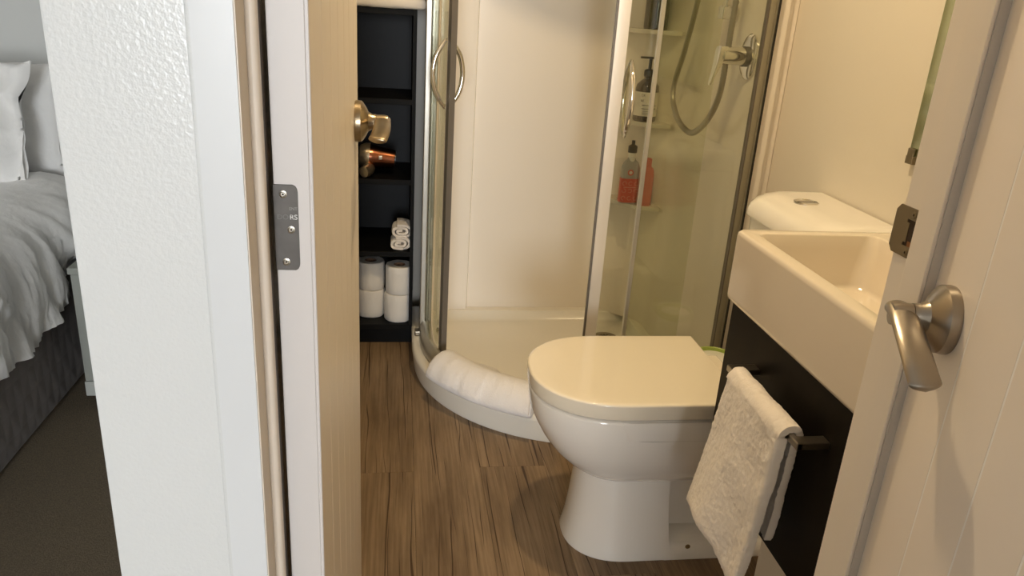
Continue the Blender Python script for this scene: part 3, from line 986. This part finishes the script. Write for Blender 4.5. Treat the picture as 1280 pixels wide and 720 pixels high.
to = thing('toilet', 'cream ceramic toilet with closed lid and cistern beside the shower', 'toilet', (0.6, TYC, 0))
mk('lid', loft([dring(.300, .728, .168, .4035), dring(.294, .732, .1745, .406), dring(.2915, .734, .1765, .415), dring(.2915, .734, .1765, .4365), dring(.2925, .733, .1755, .4395), dring(.2955, .731, .1725, .4412), dring(.302, .728, .166, .4422),
                dring(.330, .71, .140, .4428)]), MT['plastic_lid'], to, angle=50)
mk('seat', loft([dring(.318, .735, .150, .394), dring(.316, .738, .152, .4015), dring(.316, .736, .152, .4030)]), MT['plastic_lid'], to, angle=50)
mk('bowl', loft([dring(.308, .745, .162, .4005), dring(.299, .745, .170, .3985), dring(.2965, .745, .1725, .392), dring(.2985, .745, .1715, .372), dring(.3025, .745, .1695, .348), dring(.312, .74, .164, .325), dring(.328, .735, .155, .295), dring(.350, .73, .143, .262),
                 dring(.378, .725, .126, .232), dring(.405, .715, .108, .210), dring(.432, .70, .086, .196), dring(.47, .68, .05, .188)]), MT['ceramic'], to, angle=60)
mk('rim_band', loft([dring(.36, .752, .1735, .398, a=.14), dring(.36, .752, .1748, .390, a=.14), dring(.38, .752, .1744, .356, a=.14), dring(.40, .752, .168, .348, a=.14)]), MT['ceramic'], to, angle=50)
mk('pedestal', loft([dring(.425, .620, .093, .225), dring(.422, .620, .097, .19), dring(.419, .622, .101, .15), dring(.415, .626, .107, .10), dring(.410, .632, .113, .05), dring(.404, .640, .119, .015),
                     dring(.401, .645, .122, .005), dring(.402, .645, .121, .0)]), MT['ceramic'], to, angle=60)
mk('shroud', box(.57, .985, TYC - .056, TYC + .056, .02, .39, .025, 5), MT['ceramic'], to, angle=60)
mk('foot_plate', loft([[(*p, z) for p in rrect(.79, TYC, .195, w, .03)] for z, w in ((0, .122), (.004, .1225), (.020, .119), (.032, .112), (.040, .102), (.046, .086), (.050, .075), (.052, .06))]), MT['ceramic'], to, angle=70)
mk('screw_cap', lathe([(0.006, 0), (0.006, -.0015), (0.004, -.003)], (.680, TYC - .1135, .030), 'y', 16), MT['stain'], to)
mk('hinge_block', box(.738, .775, TYC - .10, TYC + .10, .385, .425, .008, 3), MT['plastic_lid'], to)


def crounded(x0, x1, hw, z, r=.05, n=8):
    """cistern outline, rounded at the front corners"""
    pts = [(x1, TYC + hw, z)]
    for k in range(n + 1):
        a = PI / 2 + PI / 2 * k / n
        pts.append((x0 + r + r * math.cos(a), TYC + hw - r + r * math.sin(a), z))
    for k in range(n + 1):
        a = PI + PI / 2 * k / n
        pts.append((x0 + r + r * math.cos(a), TYC - hw + r + r * math.sin(a), z))
    pts.append((x1, TYC - hw, z))
    return pts


mk('cistern', loft([crounded(.835, .985, .150, .392), crounded(.825, .986, .160, .40), crounded(.818, .986, .172, .60), crounded(.816, .986, .174, .762)]), MT['ceramic'], to, angle=50)
lid_r = [(.808, .1795, .766), (.806, .1815, .770), (.807, .1810, .782), (.812, .178, .796), (.822, .173, .808), (.838, .165, .817), (.858, .155, .8222), (.885, .138, .8240)]
mk('cistern_lid', loft([crounded(x0, .987 if hw > .16 else .985, hw, z, r=.052) for x0, hw, z in lid_r]), MT['ceramic'], to, angle=50)
BU = (.890, TYC + .036, .8238)
mk('flush_button', lathe([(0.027, -.002), (0.027, .0022), (0.0245, .0035), (0.0235, .0020), (0.0005, .0022)], BU, 'z', 36), MT['chrome'], to)
mk('button_split', box(BU[0] - .022, BU[0] + .022, BU[1] - .0008, BU[1] + .0008, BU[2] + .0015, BU[2] + .0026), MT['dark_hole'], to)

# brush canister behind the toilet
gc = thing('brush_holder', 'white canister with lime green rim behind the toilet lid', 'brush holder', (.842, 1.765, 0))
mk('canister', lathe([(.045, 0), (.048, .004), (.052, .30), (.052, .318)], (.842, 1.765, 0), 'z', 28), MT['white_plastic'], gc)
mk('lid', lathe([(.050, .318), (.050, .338), (.044, .342), (.001, .343)], (.842, 1.765, 0), 'z', 28), MT['white_plastic'], gc)
mk('green_rim', lathe([(.0490, .330), (.0555, .330), (.0565, .340), (.0550, .349), (.0505, .351), (.0480, .349), (.0480, .341)], (.842, 1.765, 0), 'z', 28), MT['green'], gc)

# ------------------------------------------------------------------ vanity: basin, cabinet, rail, towel
VX, VY0, VY1 = 0.606, 0.762, 1.272
ba = thing('basin', 'cream rectangular ceramic basin on the dark vanity cabinet', 'basin', (0.8, 1.0, 0.707))


def rr_ring(x0, x1, y0, y1, z, r, n=5):
    return [(*p, z) for p in rrect((x0 + x1) / 2, (y0 + y1) / 2, (x1 - x0) / 2, (y1 - y0) / 2, r, n)]


mk('bowl', loft([rr_ring(VX + .008, .988, VY0 + .008, VY1 - .008, .707, .010), rr_ring(VX + .002, .988, VY0 + .002, VY1 - .002, .710, .012), rr_ring(VX, .989, VY0, VY1, .718, .013),
                 rr_ring(VX, .989, VY0, VY1, .830, .013), rr_ring(VX + .0015, .989, VY0 + .0015, VY1 - .0015, .8365, .012), rr_ring(VX + .006, .987, VY0 + .006, VY1 - .006, .840, .010),
                 rr_ring(VX + .026, .868, VY0 + .030, VY1 - .024, .840, .018), rr_ring(VX + .030, .864, VY0 + .034, VY1 - .028, .837, .020), rr_ring(VX + .036, .858, VY0 + .040, VY1 - .034, .815, .024),
                 rr_ring(VX + .050, .846, VY0 + .055, VY1 - .046, .752, .03), rr_ring(VX + .060, .834, VY0 + .068, VY1 - .058, .742, .03), rr_ring(VX + .11, .78, VY0 + .15, VY1 - .13, .738, .03)]), MT['basin'], ba, angle=60)
mk('waste', lathe([(.021, 0), (.021, .002), (.017, .003), (.001, .0025)], (.735, .98, .7375), 'z', 24), MT['chrome'], ba)
CXF = 0.622
va = thing('vanity_cabinet', 'dark wenge wall-hung vanity cabinet under the basin', 'cabinet', (0.8, 1.0, .365))
mk('carcass', box(CXF + .017, .988, VY0 + .012, VY1 - .008, .366, .7068, .001, 1), MT['wenge'], va)
mk('door', box(CXF, CXF + .0165, VY0 + .012, VY1 - .006, .364, .7066, .0012, 1), MT['wenge'], va)
RX, RZ_ = 0.575, 0.626
rail = mk('towel_rail', box(RX - .005, RX + .005, .886, 1.142, RZ_ - .006, RZ_ + .006, .0012, 1), MT['nickel'], va)
for y0 in (.886, 1.121):
    mk('post', box(RX - .004, CXF - .0002, y0, y0 + .021, RZ_ - .0055, RZ_ + .0055, .001, 1), MT['nickel'], rail)
# pipe boxing below the cabinet
tag(mk('pipe_boxing', box(.765, .988, VY0 + .02, VY1 - .03, .0, .362, .003), MT['bath_wall']), 'cream pipe boxing under the dark vanity cabinet', 'boxing')

# hand towel over the rail
ht = thing('hand_towel', 'cream white hand towel hanging over the vanity towel rail', 'towel', (RX, 1.0, RZ_))
NU, NV = 120, 260
grid = []
lf, lb_ = 0.300, 0.222
bmt = bmesh.new()
for side in (0, 1):
    th = 0.0055 * (1 if side == 0 else -1)
    rows = []
    for j in range(NV + 1):
        v = -lf + (lf + lb_) * j / NV          # <0 front flap, >0 back flap
        row = []
        for i in range(NU + 1):
            u = i / NU
            rad = 0.0155 + th
            # profile over the rail
            if abs(v) < 0.02:
                a_ = v / 0.02 * (PI / 2)
                x = RX + math.sin(a_) * rad
                z = RZ_ + math.cos(a_) * rad - .002
            else:
                dz = abs(v) - 0.02
                x = RX + math.copysign(rad, v)
                z = RZ_ - .002 - dz
                if v < 0:
                    k = dz / lf
                    x -= .030 * k ** 1.3
                    x += .010 * math.sin(u * 7.0 + .8) * k
                    z += (.030 * math.sin((u - .12) * PI * 1.15) if u > .12 else .004) * k ** 2 * .8
                    z -= .055 * max(0, .35 - u) * k * 1.2
                else:
                    k = dz / lb_
                    x += .004 * k + .005 * math.sin(u * 6) * k
            kk = min(1, abs(v) / lf)
            y0 = .912 + (.012 * kk if v < 0 else .034 * kk)
            y1 = 1.106 + (.046 * kk ** 1.2 if v < 0 else .0)
            y = y0 + (y1 - y0) * u
            e = min(u, 1 - u, (j / NV), 1 - j / NV) * 24
            if e < 1:
                tk = math.sqrt(1 - (1 - e) ** 2)
                x += -math.copysign(th * (1 - tk), 1) * (1 if v >= 0 else -1) if abs(v) >= .02 else 0
            p = Vector((x, y, z))
            p += noise.noise_vector(p * 22) * .0022 + noise.noise_vector(p * 110 + Vector((side * 9, 0, 0))) * .0009 + noise.noise_vector(p * 420 + Vector((side * 9, 3, 0))) * .0009
            row.append(bmt.verts.new(p))
        rows.append(row)
    grid.append(rows)
for rows in grid:
    for j in range(NV):
        for i in range(NU):
            bmt.faces.new((rows[j][i], rows[j][i + 1], rows[j + 1][i + 1], rows[j + 1][i]))
A_, B_ = grid
for j in range(NV):
    for i in (0, NU):
        bmt.faces.new((A_[j][i], A_[j + 1][i], B_[j + 1][i], B_[j][i]))
for i in range(NU):
    for j in (0, NV):
        bmt.faces.new((A_[j][i], A_[j][i + 1], B_[j][i + 1], B_[j][i]))
mk('cloth', bmt, MT['towel'], ht, angle=80)

# ------------------------------------------------------------------ mirror above the basin
mi = thing('mirror', 'frameless wall mirror held by small chrome clips above the basin', 'mirror', (.985, 1.05, .97))
mk('glass', box(.9815, .9865, .75, 1.372, .968, 1.75, .0006, 1), MT['mirror'], mi)
mk('backing', box(.9866, .9895, .755, 1.367, .973, 1.745), MT['green'], mi)
for y0 in (1.350, .79):
    mk('clip', join(box(.976, .9895, y0, y0 + .022, .952, .9675, .001, 1), box(.976, .981, y0 + .002, y0 + .02, .966, .982, .001, 1)), MT['strike'], mi)

# ------------------------------------------------------------------ black shelving and what stands on it
SX0, SX1, SY0, SY1 = -0.155, 0.056, 2.577, 2.885
su = thing('shelf_unit', 'narrow black open shelving beside the shower', 'shelving', (-.05, 2.7, 0))
mk('side_panel', box(SX1 - .012, SX1, SY0, SY1, 0.065, 1.155), MT['black_unit'], su, smooth=False)
mk('side_panel', box(SX0, SX0 + .012, SY0, SY1, 0.065, 1.155), MT['black_unit'], su, smooth=False)
mk('back_panel', box(SX0 + .0121, SX1 - .0121, SY1 - .008, SY1 - .001, .066, 1.154), MT['black_back'], su, smooth=False)
mk('plinth', box(SX0, SX1, SY0 + .03, SY1, 0.0, .0648), MT['black_unit'], su, smooth=False)
SHT = (.083, .358, .613, .879, 1.155)
for z in SHT:
    mk('shelf', box(SX0 + .0121, SX1 - .0121, SY0 + .001, SY1 - .0081, z - .018, z, .0008, 1), MT['black_unit'], su, smooth=False)


def paper_roll(c, label, r=.050, h=.104):
    t = thing('toilet_roll', label, 'toilet roll', c, 'toilet rolls on the bottom shelf')
    bm = lathe([(r * .42, 0), (r * .94, .001), (r, .006), (r, h * .5), (r, h - .006), (r * .95, h), (r * .42, h)], c, 'z', 36, cap=False)
    mk('paper', jitter(sub(bm, 1), 45, .0012, c[0] * 50 + c[2] * 30), MT['paper'], t, angle=50)
    mk('core', lathe([(r * .42, .0005), (r * .42, h - .0005), (r * .38, h - .0005), (r * .38, .0005)], c, 'z', 24, cap=False), MT['card'], t)
    return t


paper_roll((.0095 - .004, 2.640, .083), 'toilet roll at the bottom of the right-hand stack')
paper_roll((.0095, 2.642, .1875), 'toilet roll on top of the right-hand stack', r=.0495)
paper_roll((-.0935, 2.682, .083), 'toilet roll at the bottom of the left stack by the door')
paper_roll((-.0935, 2.684, .1875), 'toilet roll on top of the left stack by the door', r=.0495)


def rolled_cloth(c, w, h, depth, label, seed):
    t = thing('face_cloth', label, 'towel', c, 'rolled face cloths on the shelf')
    x, y, z = c
    # flattened spiral cross-section, thickened
    pts, turns, n = [], 2.1, 80
    for k in range(n + 1):
        q = k / n
        a_ = 2 * PI * turns * q + 1.2
        rr = .22 + .78 * q
        cx_, cz_ = math.cos(a_), math.sin(a_)
        ex = math.copysign(abs(cx_) ** .75, cx_) * w * rr * .93
        ez = math.copysign(abs(cz_) ** .8, cz_) * h * (rr - .10) * .98
        pts.append((ex, ez))
    tk = .0044
    outl, inl = [], []
    for k, p in enumerate(pts):
        a0, a1 = pts[max(0, k - 1)], pts[min(n, k + 1)]
        d = Vector((a1[0] - a0[0], a1[1] - a0[1])).normalized()
        nx, nz = d.y, -d.x
        outl.append((p[0] + nx * tk, p[1] + nz * tk))
        inl.append((p[0] - nx * tk, p[1] - nz * tk))
    rings = []
    for s in range(7):
        yy = y + depth * s / 6
        bul = 1 - .05 * (1 if s in (0, 6) else 0)
        rings.append([(x + p[0] * bul + wobble((s, p[0] * 30, p[1] * 30), 1, .002, seed), yy + wobble((p[0] * 80, p[1] * 80, s), 1, .003, seed), z + p[1] * bul) for p in outl + inl[::-1]])
    bm = loft(rings, False, False)
    bm.verts.ensure_lookup_table()
    m_ = len(outl) + len(inl)
    for base in (0, 6 * m_):
        for k in range(n):
            bm.faces.new((bm.verts[base + k], bm.verts[base + k + 1], bm.verts[base + m_ - 2 - k], bm.verts[base + m_ - 1 - k]))
    mk('cloth', bm, MT['towel'], t, angle=70)


rolled_cloth((.009, 2.592, .3820), .042, .0265, .085, 'lower rolled white face cloth on the black shelf', 2)
rolled_cloth((.0135, 2.596, .4255), .042, .0270, .085, 'upper rolled white face cloth of the pair', 5)

# hair dryer lying on the third shelf
hd = thing('hair_dryer', 'copper hair dryer lying on the black shelf beside the door', 'hair dryer', (-.06, 2.67, .613))
hz, hy = .6655, 2.665


def xbarrel(prof, tilt=-.10):
    bm = lathe([(r, x) for x, r in prof], (0, 0, 0), 'x', 30)
    return place(bm, Matrix.Translation((-.012, hy, hz)) @ Matrix.Rotation(tilt * -1, 4, 'Y'))


mk('barrel', xbarrel([(-.085, .043), (-.07, .042), (-.05, .0375), (-.02, .0345), (0.0, .032), (.001, .029)]), MT['copper'], hd)
mk('nozzle', xbarrel([(.001, .0285), (.004, .0285), (.004, .022), (-.01, .022)]), MT['black_plastic'], hd)
mk('motor_housing', xbarrel([(-.125, .020), (-.118, .034), (-.100, .043), (-.0855, .0435)]), MT['dryer_trim'], hd)
mk('handle', tube(smooth_path([(-.10, hy - .012, hz - .012), (-.098, hy - .035, hz - .028), (-.105, hy - .065, hz - .031), (-.115, hy - .080, hz - .032)], 6), [.019] * 6 + [.0205] * 6 + [.019] * 6 + [.014], 16), MT['dryer_trim'], hd)
mk('switch', box(-.065, -.052, hy - .041, hy - .034, hz + .004, hz + .018, .002), MT['dryer_trim'], hd)


# big folded towel on top of the unit
def folded_towel(x0, x1, y0, y1, z, label):
    t = thing('bath_towel', label, 'towel', ((x0 + x1) / 2, (y0 + y1) / 2, z))
    for k in range(3):
        zz = z + .001 + .034 * k
        bm = box(x0 + .004 * k, x1 - .003 * k, y0 + .003 * k, y1, zz, zz + .033, .014, 4)
        bmesh.ops.subdivide_edges(bm, edges=[e for e in bm.edges if e.calc_length() > .05], cuts=9, use_grid_fill=True)
        mk('fold', jitter(jitter(bm, 28, .003, k * 3.0), 120, .0015, k), MT['towel'], t, angle=70)
    return t


folded_towel(-.152, .083, 2.560, 2.87, SHT[-1], 'thick folded cream towel on top of the black shelving')

# ------------------------------------------------------------------ the bedroom beyond the partition
BEDX = -0.972
bed = thing('bed', 'bed with dark quilted base standing on the brown carpet', 'bed', (-1.7, 2.0, 0))
mk('base', jitter(sub(box(-2.5, BEDX, .9, 2.92, 0.012, .345, .012, 2), 3), 9, .004), MT['valance'], bed)
mk('mattress', box(-2.48, BEDX + .012, .92, 2.92, .346, .562, .035, 4), MT['sheet'], bed)

dv = thing('duvet', 'white rumpled duvet hanging over the bed side', 'duvet', (-1.6, 1.7, .56))
NY, prof = 220, []
for k in range(15):
    prof.append((-2.45 + (1.30) * k / 14, .600, 0.0))
prof += [(-1.10, .604, .05), (-1.06, .602, .1), (-1.02, .594, .2), (-.985, .575, .3), (-.958, .545, .45), (-.944, .508, .6), (-.936, .465, .75), (-.932, .420, .9), (-.930, .38, 1.0), (-.928, .335, 1.0), (-.927, .296, 1.0)]
top_rows, bot_rows = [], []
bmd = bmesh.new()
for j in range(NY + 1):
    y = .85 + 1.70 * j / NY
    hemz = .292 + .012 * math.sin(y * 9) + .125 * max(0, min(1, (y - 2.06) / .22)) ** 1.3
    r1, r2 = [], []
    for (x, z, s) in prof:
        if z < .595:
            z = hemz + (z - .296) * (.600 - hemz) / (.600 - .296)
        ph = y * 30 + 3 * noise.noise(Vector((y * 3, z * 4, 1)))
        fold = (abs(math.sin(ph * .5 - z * 6)) * .026 - .012 + noise.noise(Vector((y * 17, z * 5, 0))) * .016 + (.012 - abs(noise.noise(Vector((y * 26 + z * 14, z * 4, 5)))) * .045)) * s
        puff = noise.noise(Vector((x * 4, y * 4, 2))) * .018 * (1 - s) + .010 * s
        ridge = .014 * (math.sin((y * 1.0 + x * 1.6) * 26 + 2 * noise.noise(Vector((x * 5, y * 5, 7))))) * (.25 + .75 * s) * (1 if x > -1.25 else .4)
        p = Vector((x + fold + puff * s * .5, y + noise.noise(Vector((x * 6, y * 6, z * 6))) * .012, z + puff + ridge * .6))
        if s > .5:
            p.x += ridge * .7
        r1.append(bmd.verts.new(p))
        off = Vector((-.022 * s - .001, 0, -.022 * (1 - s) - .002))
        r2.append(bmd.verts.new(p + off))
    top_rows.append(r1)
    bot_rows.append(r2)
np_ = len(prof)
for R_ in (top_rows, bot_rows):
    for j in range(NY):
        for i in range(np_ - 1):
            bmd.faces.new((R_[j][i], R_[j][i + 1], R_[j + 1][i + 1], R_[j + 1][i]))
for j in range(NY):
    for i in (0, np_ - 1):
        bmd.faces.new((top_rows[j][i], top_rows[j + 1][i], bot_rows[j + 1][i], bot_rows[j][i]))
for i in range(np_ - 1):
    for j in (0, NY):
        bmd.faces.new((top_rows[j][i], top_rows[j][i + 1], bot_rows[j][i + 1], bot_rows[j][i]))
mk('cover', bmd, MT['linen'], dv, angle=80)


def pillow(c, w, h, t, lean, yaw, label, seed, ripple=.010):
    """w along X, h up, t thick; leaning back towards +Y"""
    o = thing('pillow', label, 'pillow', c, 'white pillows at the head of the bed')
    bm = bmesh.new()
    nu, nv = 64, 48
    sides = []
    for sgn in (1, -1):
        rows = []
        for j in range(nv + 1):
            row = []
            for i in range(nu + 1):
                u, v = -1 + 2 * i / nu, -1 + 2 * j / nv
                th = (max(0, 1 - abs(u) ** 2.6) ** .55) * (max(0, 1 - abs(v) ** 2.6) ** .55)
                x = w / 2 * u * (1 - .07 * (1 - v * v) * u * u)
                z = h / 2 * v * (1 - .07 * (1 - u * u) * v * v)
                y = -sgn * t / 2 * th
                q = Vector((x * 5 + seed, z * 5, sgn))
                y += noise.noise(q) * .02 * (.3 + th) + math.sin((x * 30 + z * 9) + 5 * noise.noise(q * .8)) * ripple * (.4 + .6 * th) + abs(noise.noise(q * 2.2)) * ripple * 1.6
                x += noise.noise(Vector((z * 9, seed, 3))) * ripple * 1.5 * abs(u) ** 3
                z += noise.noise(Vector((x * 9, seed, 8))) * ripple * 1.5 * abs(v) ** 3
                row.append(bm.verts.new((x, y, z + h / 2)))
            rows.append(row)
        sides.append(rows)
    for rows in sides:
        for j in range(nv):
            for i in range(nu):
                bm.faces.new((rows[j][i], rows[j][i + 1], rows[j + 1][i + 1], rows[j + 1][i]))
    bmesh.ops.remove_doubles(bm, verts=bm.verts, dist=.0012)
    m = Matrix.Translation(c) @ Matrix.Rotation(yaw, 4, 'Z') @ Matrix.Rotation(-lean, 4, 'X')
    mk('case', place(bm, m), MT['linen'], o, angle=80)
    return o


pillow((-1.31, 2.800, .572), .68, .35, .16, .20, .0, 'rearmost plump white pillow nearest the wall', 1, .006)
pillow((-1.400, 2.640, .580), .68, .36, .13, .24, -.04, 'middle white pillow of the row at the bed head', 4, .010)
pillow((-1.425, 2.490, .585), .66, .375, .13, .28, -.12, 'front crumpled white pillow at the bed head', 9, .020)

ns = thing('nightstand', 'sage grey bedside cabinet between the bed and the wall', 'nightstand', (-.68, 2.3, 0))
mk('body', box(-.885, -.50, 2.125, 2.50, .098, .425, .003), MT['nightstand'], ns)
mk('top', box(-.890, -.495, 2.120, 2.505, .4255, .445, .003), MT['nightstand'], ns)
mk('bottom_rail', box(-.887, -.498, 2.122, 2.502, .052, .0975, .002), MT['nightstand_pale'], ns)
for x0 in (-.868, -.55):
    for y0 in (2.135, 2.46):
        mk('foot', box(x0, x0 + .035, y0, y0 + .03, -.001, .0515, .002), MT['nightstand_foot'], ns)
